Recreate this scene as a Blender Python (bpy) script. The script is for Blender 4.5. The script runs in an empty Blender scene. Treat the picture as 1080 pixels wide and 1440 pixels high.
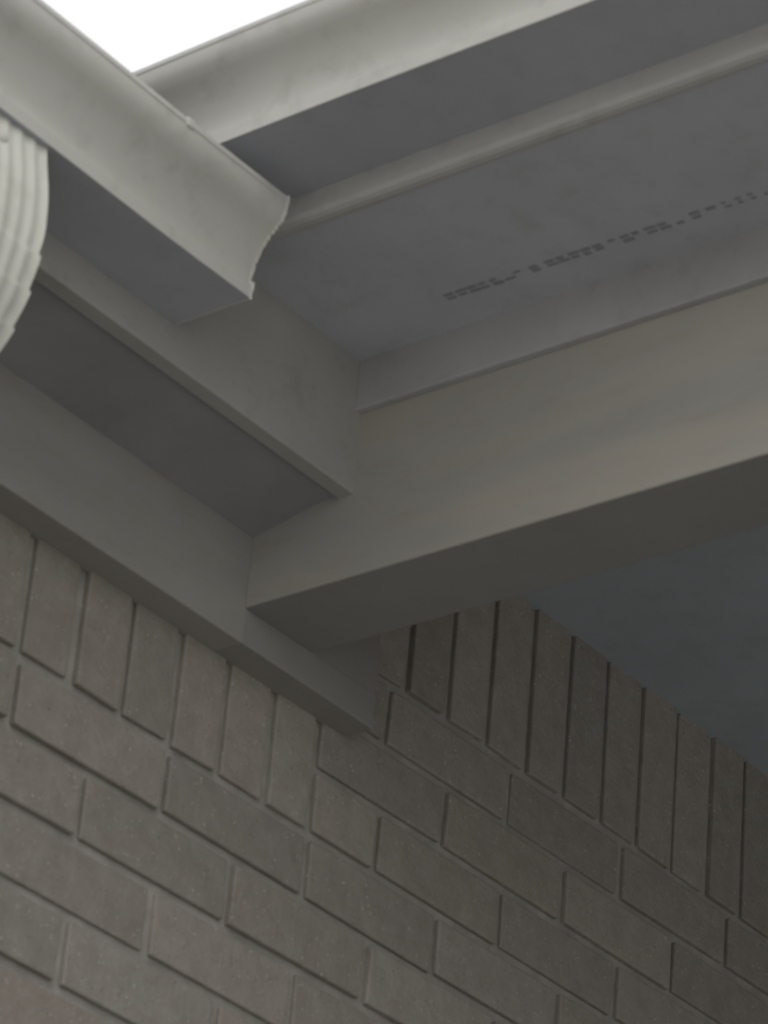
import bpy, bmesh, math, random
from mathutils import Vector, Matrix, noise
random.seed(7)
scene=bpy.context.scene
scene.view_settings.view_transform='Standard'
scene.view_settings.look='None'
scene.view_settings.exposure=0

# ---------------------------------------------------------------- materials
def nt_mat(name):
    m=bpy.data.materials.new(name); m.use_nodes=True
    nt=m.node_tree; return m,nt,nt.nodes['Principled BSDF']
def paint(name,col,rough=.55,var=.10,dirt=(.20,.18,.15),dirt_amt=.35,scale=6,bump=.15,streak=(1,1,1),stain=None):
    m,nt,b=nt_mat(name); N=nt.nodes; L=nt.links
    tc=N.new('ShaderNodeTexCoord'); mp=N.new('ShaderNodeMapping'); mp.inputs['Scale'].default_value=streak
    L.new(tc.outputs['Object'],mp.inputs['Vector'])
    n1=N.new('ShaderNodeTexNoise'); n1.inputs['Scale'].default_value=scale; n1.inputs['Detail'].default_value=6; n1.inputs['Roughness'].default_value=.6
    L.new(mp.outputs[0],n1.inputs['Vector'])
    r=N.new('ShaderNodeValToRGB'); r.color_ramp.elements[0].position=.3; r.color_ramp.elements[1].position=.7
    r.color_ramp.elements[0].color=tuple(c*(1-var) for c in col)+(1,)
    r.color_ramp.elements[1].color=tuple(min(1,c*(1+var)) for c in col)+(1,)
    L.new(n1.outputs['Fac'],r.inputs['Fac'])
    n2=N.new('ShaderNodeTexNoise'); n2.inputs['Scale'].default_value=scale*5; n2.inputs['Detail'].default_value=8; n2.inputs['Roughness'].default_value=.7
    L.new(mp.outputs[0],n2.inputs['Vector'])
    r2=N.new('ShaderNodeValToRGB'); r2.color_ramp.elements[0].position=.52; r2.color_ramp.elements[1].position=.8
    r2.color_ramp.elements[0].color=(0,0,0,1); r2.color_ramp.elements[1].color=(dirt_amt,)*3+(1,)
    L.new(n2.outputs['Fac'],r2.inputs['Fac'])
    mx=N.new('ShaderNodeMixRGB'); mx.inputs['Color2'].default_value=dirt+(1,)
    L.new(r2.outputs[0],mx.inputs['Fac']); L.new(r.outputs[0],mx.inputs['Color1'])
    out=mx.outputs[0]
    if stain:
        n5=N.new('ShaderNodeTexNoise'); n5.inputs['Scale'].default_value=4.5; n5.inputs['Detail'].default_value=3; n5.inputs['Distortion'].default_value=.6
        mp5=N.new('ShaderNodeMapping'); mp5.inputs['Scale'].default_value=(1,.6,2.2); mp5.inputs['Location'].default_value=(3.1,.4,.7)
        L.new(tc.outputs['Object'],mp5.inputs['Vector']); L.new(mp5.outputs[0],n5.inputs['Vector'])
        r5=N.new('ShaderNodeValToRGB'); r5.color_ramp.elements[0].position=.45; r5.color_ramp.elements[1].position=.68
        r5.color_ramp.elements[0].color=(0,0,0,1); r5.color_ramp.elements[1].color=(.75,.75,.75,1)
        L.new(n5.outputs['Fac'],r5.inputs['Fac'])
        mx5=N.new('ShaderNodeMixRGB'); mx5.inputs['Color2'].default_value=stain+(1,)
        L.new(r5.outputs[0],mx5.inputs['Fac']); L.new(out,mx5.inputs['Color1']); out=mx5.outputs[0]
    L.new(out,b.inputs['Base Color'])
    b.inputs['Roughness'].default_value=rough
    n3=N.new('ShaderNodeTexNoise'); n3.inputs['Scale'].default_value=90; n3.inputs['Detail'].default_value=4
    L.new(mp.outputs[0],n3.inputs['Vector'])
    bp=N.new('ShaderNodeBump'); bp.inputs['Strength'].default_value=bump; bp.inputs['Distance'].default_value=.002
    L.new(n3.outputs['Fac'],bp.inputs['Height']); L.new(bp.outputs[0],b.inputs['Normal'])
    return m
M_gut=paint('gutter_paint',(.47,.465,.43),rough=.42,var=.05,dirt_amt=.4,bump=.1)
M_gutu=paint('gutter_underside_shade',(.36,.37,.405),rough=.5,var=.06,dirt_amt=.3,bump=.1)  # same paint as the gutter face, with underside shade put into the colour
M_fas=paint('fascia_paint',(.345,.34,.318),rough=.55,var=.08,dirt_amt=.5)
M_fasu=paint('upper_fascia_paint',(.43,.427,.412),rough=.5,var=.06,dirt_amt=.4)
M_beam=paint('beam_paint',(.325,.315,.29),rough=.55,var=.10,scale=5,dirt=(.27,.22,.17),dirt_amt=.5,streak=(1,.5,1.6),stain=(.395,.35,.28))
M_beamu=paint('beam_underside_shade',(.225,.22,.21),rough=.65,var=.10,scale=5)  # beam paint darkened: shade of the bottom face painted in
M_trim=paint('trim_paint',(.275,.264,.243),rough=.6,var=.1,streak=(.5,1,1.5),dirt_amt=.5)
M_trimd=paint('trim_shaded_paint',(.24,.23,.212),rough=.7,var=.1)  # trim colour lowered to carry the shade under the beam
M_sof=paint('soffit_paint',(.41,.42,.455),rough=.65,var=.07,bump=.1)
M_strip=paint('channel_paint',(.37,.365,.37),rough=.6,var=.10)
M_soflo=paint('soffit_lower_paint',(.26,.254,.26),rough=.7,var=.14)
M_ceil=paint('ceiling_paint',(.31,.345,.375),rough=.8,var=.08)
M_spout=paint('downspout_paint',(.54,.545,.49),rough=.5,var=.04,dirt_amt=.3)
M_seal=paint('sealant',(.46,.45,.41),rough=.6,scale=20)
M_dark=paint('vent_dark',(.25,.255,.28),rough=.9)
M_roof=paint('shingle',(.12,.115,.11),rough=.9,scale=20,var=.3,bump=1)
M_ground=paint('concrete_ground',(.43,.425,.405),rough=.9,scale=1.2,var=.12,bump=.5,dirt_amt=.2)
M_floor=paint('added_floor_dark',(.15,.145,.14),rough=.7,scale=3,var=.15)  # chosen dark to cut light bounced up into the porch

# brick
M_brick,nt,b=nt_mat('brick'); N=nt.nodes; L=nt.links
at=N.new('ShaderNodeVertexColor'); at.layer_name='Col'
tc=N.new('ShaderNodeTexCoord')
n1=N.new('ShaderNodeTexNoise'); n1.inputs['Scale'].default_value=35; n1.inputs['Detail'].default_value=8; n1.inputs['Roughness'].default_value=.7
L.new(tc.outputs['Object'],n1.inputs['Vector'])
r1=N.new('ShaderNodeValToRGB'); r1.color_ramp.elements[0].position=.3; r1.color_ramp.elements[1].position=.72
r1.color_ramp.elements[0].color=(.82,.80,.78,1); r1.color_ramp.elements[1].color=(1.10,1.10,1.09,1)
L.new(n1.outputs['Fac'],r1.inputs['Fac'])
mx=N.new('ShaderNodeMixRGB'); mx.blend_type='MULTIPLY'; mx.inputs['Fac'].default_value=1
L.new(at.outputs['Color'],mx.inputs['Color1']); L.new(r1.outputs[0],mx.inputs['Color2'])
def specks(scale,p0,p1,nscale,q0,q1):
    v=N.new('ShaderNodeTexVoronoi'); v.inputs['Scale'].default_value=scale
    L.new(tc.outputs['Object'],v.inputs['Vector'])
    r2=N.new('ShaderNodeValToRGB'); r2.color_ramp.elements[0].position=p0; r2.color_ramp.elements[1].position=p1
    r2.color_ramp.elements[0].color=(.8,.8,.8,1); r2.color_ramp.elements[1].color=(0,0,0,1)
    L.new(v.outputs['Distance'],r2.inputs['Fac'])
    n4=N.new('ShaderNodeTexNoise'); n4.inputs['Scale'].default_value=nscale
    L.new(tc.outputs['Object'],n4.inputs['Vector'])
    mm=N.new('ShaderNodeMath'); mm.operation='MULTIPLY'; L.new(r2.outputs[0],mm.inputs[0])
    r4=N.new('ShaderNodeValToRGB'); r4.color_ramp.elements[0].position=q0; r4.color_ramp.elements[1].position=q1
    L.new(n4.outputs['Fac'],r4.inputs['Fac']); L.new(r4.outputs[0],mm.inputs[1])
    return mm
m1=specks(150,.12,.24,60,.46,.6)
mx2=N.new('ShaderNodeMixRGB'); mx2.inputs['Color2'].default_value=(.46,.44,.40,1)
L.new(m1.outputs[0],mx2.inputs['Fac']); L.new(mx.outputs[0],mx2.inputs['Color1'])
m2=specks(210,.12,.26,45,.48,.6)
mx3=N.new('ShaderNodeMixRGB'); mx3.inputs['Color2'].default_value=(.13,.11,.095,1)
L.new(m2.outputs[0],mx3.inputs['Fac']); L.new(mx2.outputs[0],mx3.inputs['Color1'])
L.new(mx3.outputs[0],b.inputs['Base Color']); b.inputs['Roughness'].default_value=.9
n3=N.new('ShaderNodeTexNoise'); n3.inputs['Scale'].default_value=160; n3.inputs['Detail'].default_value=6
L.new(tc.outputs['Object'],n3.inputs['Vector'])
bp=N.new('ShaderNodeBump'); bp.inputs['Strength'].default_value=.6; bp.inputs['Distance'].default_value=.0025
L.new(n3.outputs['Fac'],bp.inputs['Height']); L.new(bp.outputs[0],b.inputs['Normal'])
M_mortar=paint('mortar',(.31,.295,.27),rough=.95,scale=30,var=.18,bump=1)

# ---------------------------------------------------------------- helpers
def empty(name):
    o=bpy.data.objects.new(name,None); scene.collection.objects.link(o); return o
def mkobj(name,bm,mat,parent=None,smooth=False,bevel=0):
    me=bpy.data.meshes.new(name); bmesh.ops.recalc_face_normals(bm,faces=bm.faces[:]); bm.to_mesh(me); bm.free()
    o=bpy.data.objects.new(name,me); scene.collection.objects.link(o); me.materials.append(mat)
    if smooth:
        for p in me.polygons: p.use_smooth=True
    if bevel:
        m=o.modifiers.new('bev','BEVEL'); m.width=bevel; m.segments=2; m.limit_method='ANGLE'
    if parent: o.parent=parent
    return o
def addbox(bm,x0,x1,y0,y1,z0,z1):
    vs=[bm.verts.new(p) for p in ((x0,y0,z0),(x1,y0,z0),(x1,y1,z0),(x0,y1,z0),(x0,y0,z1),(x1,y0,z1),(x1,y1,z1),(x0,y1,z1))]
    for f in ((0,3,2,1),(4,5,6,7),(0,1,5,4),(1,2,6,5),(2,3,7,6),(3,0,4,7)): bm.faces.new([vs[i] for i in f])
    return vs
def box(name,dims,mat,parent=None,bevel=.0015,under=None):
    bm=bmesh.new(); addbox(bm,*dims)
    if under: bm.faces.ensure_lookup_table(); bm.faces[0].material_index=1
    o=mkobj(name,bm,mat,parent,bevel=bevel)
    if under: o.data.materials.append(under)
    return o

house=empty('brick_house')
ZG=-3.1; Y0=-4.2
# ---------------------------------------------------------------- bricks
B=.0677; BW=.0577
bm=bmesh.new(); cl=bm.loops.layers.float_color.new('Col')
def brick(x0,x1,z0,z1):
    j=.0012
    nf=len(bm.faces)
    dy=random.gauss(0,.0008)
    vs=addbox(bm,x0+random.uniform(-j,j),x1+random.uniform(-j,j),dy,.07,z0+random.uniform(-j,j)*.6,z1+random.uniform(-j,j)*.6)
    for v_ in vs: v_.co+=Vector((random.gauss(0,.0006),random.gauss(0,.0004),random.gauss(0,.0006)))
    t=random.random(); k=random.uniform(.90,1.08)
    a=Vector((.295,.264,.233)); c=Vector((.278,.26,.236)); col=(a*(1-t)+c*t)*k
    bm.faces.ensure_lookup_table()
    for f in bm.faces[nf:]:
        for l in f.loops: l[cl]=(*col,1)
XL,XR=-1.6,3.2
k=-24
while k<6:
    brick(k*B,k*B+BW,0,.193); k+=1
k=-1
while .5322+k*B<XR:
    x=.5322+k*B; brick(x,x+BW,.2031,.3955); k+=1
for row in (0,1,2):
    x=.406; first=(row%2==0)
    while x<XR:
        w=.1015 if first else .2031; first=False
        brick(x,x+w-.010,row*B,row*B+BW); x+=w
row=-1
while row*B>ZG:
    off=0 if row%2 else .1000
    x=off-.2031*8
    while x<XR:
        brick(x,x+.1931,row*B,row*B+BW); x+=.2031
    row-=1
mkobj('wall_bricks',bm,M_brick,house,bevel=.0018)
box('wall_mortar',(XL,XR,.0056,.25,ZG,.42),M_mortar,house,bevel=0)

# ---------------------------------------------------------------- trim, soffits, fascia
box('frieze_board',(XL,.241,-.035,.0045,.112,.2225),M_trim,house)
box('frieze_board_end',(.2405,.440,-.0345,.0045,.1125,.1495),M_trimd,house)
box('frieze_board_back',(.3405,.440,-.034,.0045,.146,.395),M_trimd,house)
bm=bmesh.new()
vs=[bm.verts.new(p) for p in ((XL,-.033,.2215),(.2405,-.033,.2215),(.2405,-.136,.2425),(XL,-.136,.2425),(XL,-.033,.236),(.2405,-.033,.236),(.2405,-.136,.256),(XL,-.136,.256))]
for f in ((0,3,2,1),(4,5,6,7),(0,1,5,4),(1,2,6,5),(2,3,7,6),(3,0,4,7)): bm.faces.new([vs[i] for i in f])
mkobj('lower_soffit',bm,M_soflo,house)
box('lower_fascia',(XL,.2405,-.151,-.133,.236,.3765),M_fas,house)
box('upper_soffit',(.0285,.2325,Y0,-.149,.3745,.386),M_sof,house,bevel=0)
box('upper_fascia',(.014,.032,Y0,-.1495,.3715,.49),M_fasu,house,bevel=.006)
box('soffit_channel',(.2305,.2600,Y0,-.1495,.3212,.3775),M_strip,house,bevel=.002)
box('porch_ceiling',(.3405,XR,Y0,.05,.3925,.41),M_ceil,house,bevel=0)
box('roof_infill',(-.0,XR,Y0,-.0,.425,.47),M_roof,house,bevel=0)
bm=bmesh.new()
s=math.tan(math.radians(14))
def roofquad(bm,pts,t=.015):
    a=[bm.verts.new(p) for p in pts]; c=[bm.verts.new((p[0],p[1],p[2]+t)) for p in pts]
    bm.faces.new(a); bm.faces.new(c[::-1])
    n=len(pts)
    for i in range(n): bm.faces.new((a[i],a[(i+1)%n],c[(i+1)%n],c[i]))
roofquad(bm,[(XL,-.20,.372),(-.14,-.20,.372),(-.14,3.0,.372+3.2*s),(XL,3.0,.372+3.2*s)])
roofquad(bm,[(-.03,Y0,.488),(XR,Y0,.488+(XR+.03)*s),(XR,3.0,.488+(XR+.03)*s),(-.03,3.0,.488)])
mkobj('roof',bm,M_roof,house)
box('porch_side_blocker',(XR,XR+.2,Y0,.25,ZG,.45),M_mortar,house,bevel=0)  # unseen wall, added to darken the porch
box('added_dark_floor',(.10,XR,Y0-.15,-.004,ZG-.05,ZG+.14),M_floor,house,bevel=.01)  # unseen slab, added so less light bounces onto beam and ceiling

# ---------------------------------------------------------------- porch beam
beam=empty('porch_beam')
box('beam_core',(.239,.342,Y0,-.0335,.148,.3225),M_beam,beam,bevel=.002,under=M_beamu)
box('beam_upper_plate',(.262,.340,Y0,-.0335,.3215,.3935),M_beam,beam)
box('front_beam_blocker',(.24,XR,Y0-.1,Y0-.002,.10,.394),M_beam,beam)  # unseen beam, added to hold skylight out of the porch
box('porch_post',(.25,.335,Y0-.09,Y0-.012,ZG+.141,.102),M_beam,beam)

# ---------------------------------------------------------------- gutters
def gutter(name,bottom,height,top_out,L0,L1,to_world,cap_end):
    k=height/.092; d=(top_out-bottom)/.030
    prof=[(0,height*1.0),(0,0),(bottom,0),(bottom+.001,.0115),(bottom-.0005,.013)]
    oz=[(-.0028,.0138),(-.0036,.0175),(-.0026,.025),(-.0003,.034),(.0035,.043),(.0085,.052),(.0145,.0595),(.0205,.065),(.0255,.0705),(.0285,.077),(.0295,.083)]
    prof+=[(bottom+a*d,z*k) for a,z in oz]
    prof+=[(top_out,height-.005),(top_out+.001,height-.004),(top_out+.001,height),(top_out-.004,height+.0015),(top_out-.016,height+.001)]
    root=empty(name)
    bm=bmesh.new()
    n=60; rings=[]
    for i in range(n+1):
        t=L0+(L1-L0)*i/n
        w=.0012*noise.noise(Vector((t*4,0,0)))
        rings.append([bm.verts.new(to_world(o+w*(1 if o>0.01 else 0),z+w,t)) for o,z in prof])
    for i in range(n):
        for j in range(len(prof)-1):
            f=bm.faces.new((rings[i][j],rings[i][j+1],rings[i+1][j+1],rings[i+1][j]))
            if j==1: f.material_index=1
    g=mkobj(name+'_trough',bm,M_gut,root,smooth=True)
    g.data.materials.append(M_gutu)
    m=g.modifiers.new('sol','SOLIDIFY'); m.thickness=.0012; m.offset=0
    e=g.modifiers.new('es','EDGE_SPLIT'); e.split_angle=math.radians(28)
    bm=bmesh.new()
    cp=[(-.0,height),(-.0,-.001),(bottom+.001,-.001),(bottom+.002,.012)]+[(bottom+a*d+.0015,z*k) for a,z in oz]+[(top_out+.0015,height-.006),(top_out+.0015,height)]
    e0=cap_end; e1=cap_end+(.002 if cap_end>=L1-1e-6 else -.002)
    A=[bm.verts.new(to_world(o,z,e0)) for o,z in cp]; C=[bm.verts.new(to_world(o,z,e1)) for o,z in cp]
    bm.faces.new(A); bm.faces.new(C[::-1])
    for i in range(len(cp)): bm.faces.new((A[i],A[(i+1)%len(cp)],C[(i+1)%len(cp)],C[i]))
    mkobj(name+'_end_cap',bm,M_gut,root)
    bm=bmesh.new()
    for i in range(2,len(cp)-1):
        for q in range(4):
            f_=(q+random.random()*.6)/4
            o=cp[i][0]*(1-f_)+cp[i+1][0]*f_; z=cp[i][1]*(1-f_)+cp[i+1][1]*f_
            r=random.uniform(.0010,.0020)
            mt=Matrix.Translation(Vector(to_world(o-.0005,z,e1-.0005)))@Matrix.Diagonal((r,r,r*random.uniform(1.2,2.4),1))
            bmesh.ops.create_icosphere(bm,subdivisions=2,radius=1,matrix=mt)
    mkobj(name+'_sealant',bm,M_seal,root,smooth=True)
    return root
g1=gutter('rain_gutter',.084,.093,.114,XL,-.024,lambda o,z,t:(t,-.1515-o,.274+z),-.024)
g2=gutter('upper_rain_gutter',.098,.087,.130,Y0,-.10,lambda o,z,t:(.0135-o,t,.398+z),-.10)
g2.name='rain_gutter.001'
box('lip_clip',(-.160,-.150,-.2672,-.262,.360,.3690),M_gut,g1)

# ---------------------------------------------------------------- downspout
ds=empty('downspout')
def section(n=120):
    pts=[]
    hx,hy=.040,.031
    per=[( -hx,-hy),(hx,-hy),(hx,hy),(-hx,hy)]
    for s_ in range(4):
        a=Vector(per[s_]); b_=Vector(per[(s_+1)%4]); m_=n//4
        nrm=Vector(((b_-a).y,-(b_-a).x)).normalized()
        for i in range(m_):
            t=i/m_; p=a.lerp(b_,t)
            ribs=5 if s_%2==0 else 4
            off=-.0018*(.5-.5*math.cos(2*math.pi*ribs*t))**.7
            pts.append(p+nrm*off)
    return pts
path=[(-.2000,.2735),(-.204,.250),(-.210,.22),(-.2125,.19),(-.2115,.16),(-.204,.128),(-.188,.098),(-.163,.070),(-.130,.046),(-.098,.026),(-.072,.002),(-.058,-.028),(-.052,-.065),(-.050,-.11),(-.050,-.6),(-.050,-1.6),(-.050,ZG+.15)]
def cr(P,t):
    i=int(t); f=t-i; g=lambda k:Vector(P[max(0,min(len(P)-1,k))])
    p0,p1,p2,p3=g(i-1),g(i),g(i+1),g(i+2)
    return .5*((2*p1)+(p2-p0)*f+(2*p0-5*p1+4*p2-p3)*f*f+(3*p1-p0-3*p2+p3)*f**3)
bm=bmesh.new(); sec=section(); rings=[]; xs=-.322
samples=[]
t=0
while t<len(path)-1.001:
    samples.append(t); t+=.05 if t<13 else .25
acc=0; prev=None
for t in samples:
    p=cr(path,t); q=cr(path,min(t+.02,len(path)-1.001)); q0=cr(path,max(t-.02,0))
    tan=(q-q0).normalized()
    if prev is not None: acc+=(p-prev).length
    prev=p
    ph=acc/.027
    inb=min(1,max(0,(acc-.085)/.02)) if acc<.42 else 0
    saw=(ph-math.floor(ph))
    pl=inb*.0026*saw
    ring=[]
    for s_ in sec:
        sx=s_.x*(1-pl/.04); sy=s_.y*(1-.25*pl/.03)
        ring.append(bm.verts.new((xs+sx,p.x+sy*(-tan.y),p.y+sy*(tan.x))))
    rings.append(ring)
n=len(sec)
for i in range(len(rings)-1):
    for j in range(n): bm.faces.new((rings[i][j],rings[i][(j+1)%n],rings[i+1][(j+1)%n],rings[i+1][j]))
o=mkobj('ribbed_elbow_pipe',bm,M_spout,ds,smooth=True)
e=o.modifiers.new('es','EDGE_SPLIT'); e.split_angle=math.radians(50)
bm=bmesh.new()
bmesh.ops.create_uvsphere(bm,u_segments=16,v_segments=8,radius=.0050,matrix=Matrix.Translation((-.334,-.2345,.2505))@Matrix.Diagonal((1,.5,1,1)))
mkobj('screw_head',bm,M_seal,ds,smooth=True)

# ---------------------------------------------------------------- soffit vents
sv=empty('soffit_vent')
bm=bmesh.new()
y=-.285
while y>-.70:
    fade=1 if y>-.575 else .6
    for r_ in range(2):
        if random.random()<.80:
            l=random.uniform(.006,.0115)*fade; w_=.0042*fade*random.uniform(.7,1.1)
            x=.1785+r_*.0060+(-.285-y)*.012
            addbox(bm,x,x+w_,y-l,y,.3738,.3750)
    y-=random.choice([.0125,.0125,.0135,.0165])
mkobj('vent_slots',bm,M_dark,sv)
# ---------------------------------------------------------------- ground
bm=bmesh.new()
vs=[bm.verts.new(p) for p in ((-300,-300,ZG),(300,-300,ZG),(300,300,ZG),(-300,300,ZG))]; bm.faces.new(vs)
mkobj('ground',bm,M_ground)

# ---------------------------------------------------------------- light (overcast)
w=bpy.data.worlds.new("World"); scene.world=w; w.use_nodes=True; nt=w.node_tree; N=nt.nodes; L=nt.links
sky=N.new('ShaderNodeTexSky'); sky.sky_type='NISHITA'; sky.sun_disc=False
EL,AZ=math.radians(45),math.radians(235)
sky.sun_elevation=EL; sky.sun_rotation=AZ; sky.air_density=1.0; sky.dust_density=4.0
hs=N.new('ShaderNodeHueSaturation'); hs.inputs['Saturation'].default_value=.4
L.new(sky.outputs[0],hs.inputs['Color'])
tc=N.new('ShaderNodeTexCoord'); cn=N.new('ShaderNodeTexNoise'); cn.inputs['Scale'].default_value=2.5; cn.inputs['Detail'].default_value=5
L.new(tc.outputs['Generated'],cn.inputs['Vector'])
cr_=N.new('ShaderNodeValToRGB'); cr_.color_ramp.elements[0].position=.3; cr_.color_ramp.elements[1].position=.7
cr_.color_ramp.elements[0].color=(7.3,7.4,7.5,1); cr_.color_ramp.elements[1].color=(8.5,8.5,8.5,1)
L.new(cn.outputs['Fac'],cr_.inputs['Fac'])
mx=N.new('ShaderNodeMixRGB'); mx.inputs['Fac'].default_value=.88
L.new(hs.outputs[0],mx.inputs['Color1']); L.new(cr_.outputs[0],mx.inputs['Color2'])
L.new(mx.outputs[0],N['Background'].inputs['Color'])
N['Background'].inputs['Strength'].default_value=.15
sd=bpy.data.lights.new('sun','SUN'); sd.energy=.6; sd.angle=math.radians(40); sd.color=(1,.97,.93)
so=bpy.data.objects.new('sun',sd); scene.collection.objects.link(so)
dv=Vector((math.sin(AZ)*math.cos(EL),math.cos(AZ)*math.cos(EL),math.sin(EL)))
so.rotation_euler=dv.to_track_quat('Z','Y').to_euler()

# ---------------------------------------------------------------- camera
yaw,pi_,ro=math.radians(50.4),math.radians(29.536),math.radians(5.19)
d=Vector((math.cos(pi_)*math.sin(yaw),math.cos(pi_)*math.cos(yaw),math.sin(pi_)))
r0=Vector((math.cos(yaw),-math.sin(yaw),0)); u0=r0.cross(d)
r=math.cos(ro)*r0+math.sin(ro)*u0; u=-math.sin(ro)*r0+math.cos(ro)*u0
cd=bpy.data.cameras.new('camera'); co=bpy.data.objects.new('camera',cd); scene.collection.objects.link(co)
co.matrix_world=Matrix(((r.x,u.x,-d.x,-2.0503),(r.y,u.y,-d.y,-2.0831),(r.z,u.z,-d.z,-1.4773),(0,0,0,1)))
cd.sensor_fit='HORIZONTAL'; cd.sensor_width=36; cd.lens=5317/1080*36
cd.clip_start=.05; cd.clip_end=2000
cd.dof.use_dof=True; cd.dof.focus_distance=4.6; cd.dof.aperture_fstop=18
scene.camera=co
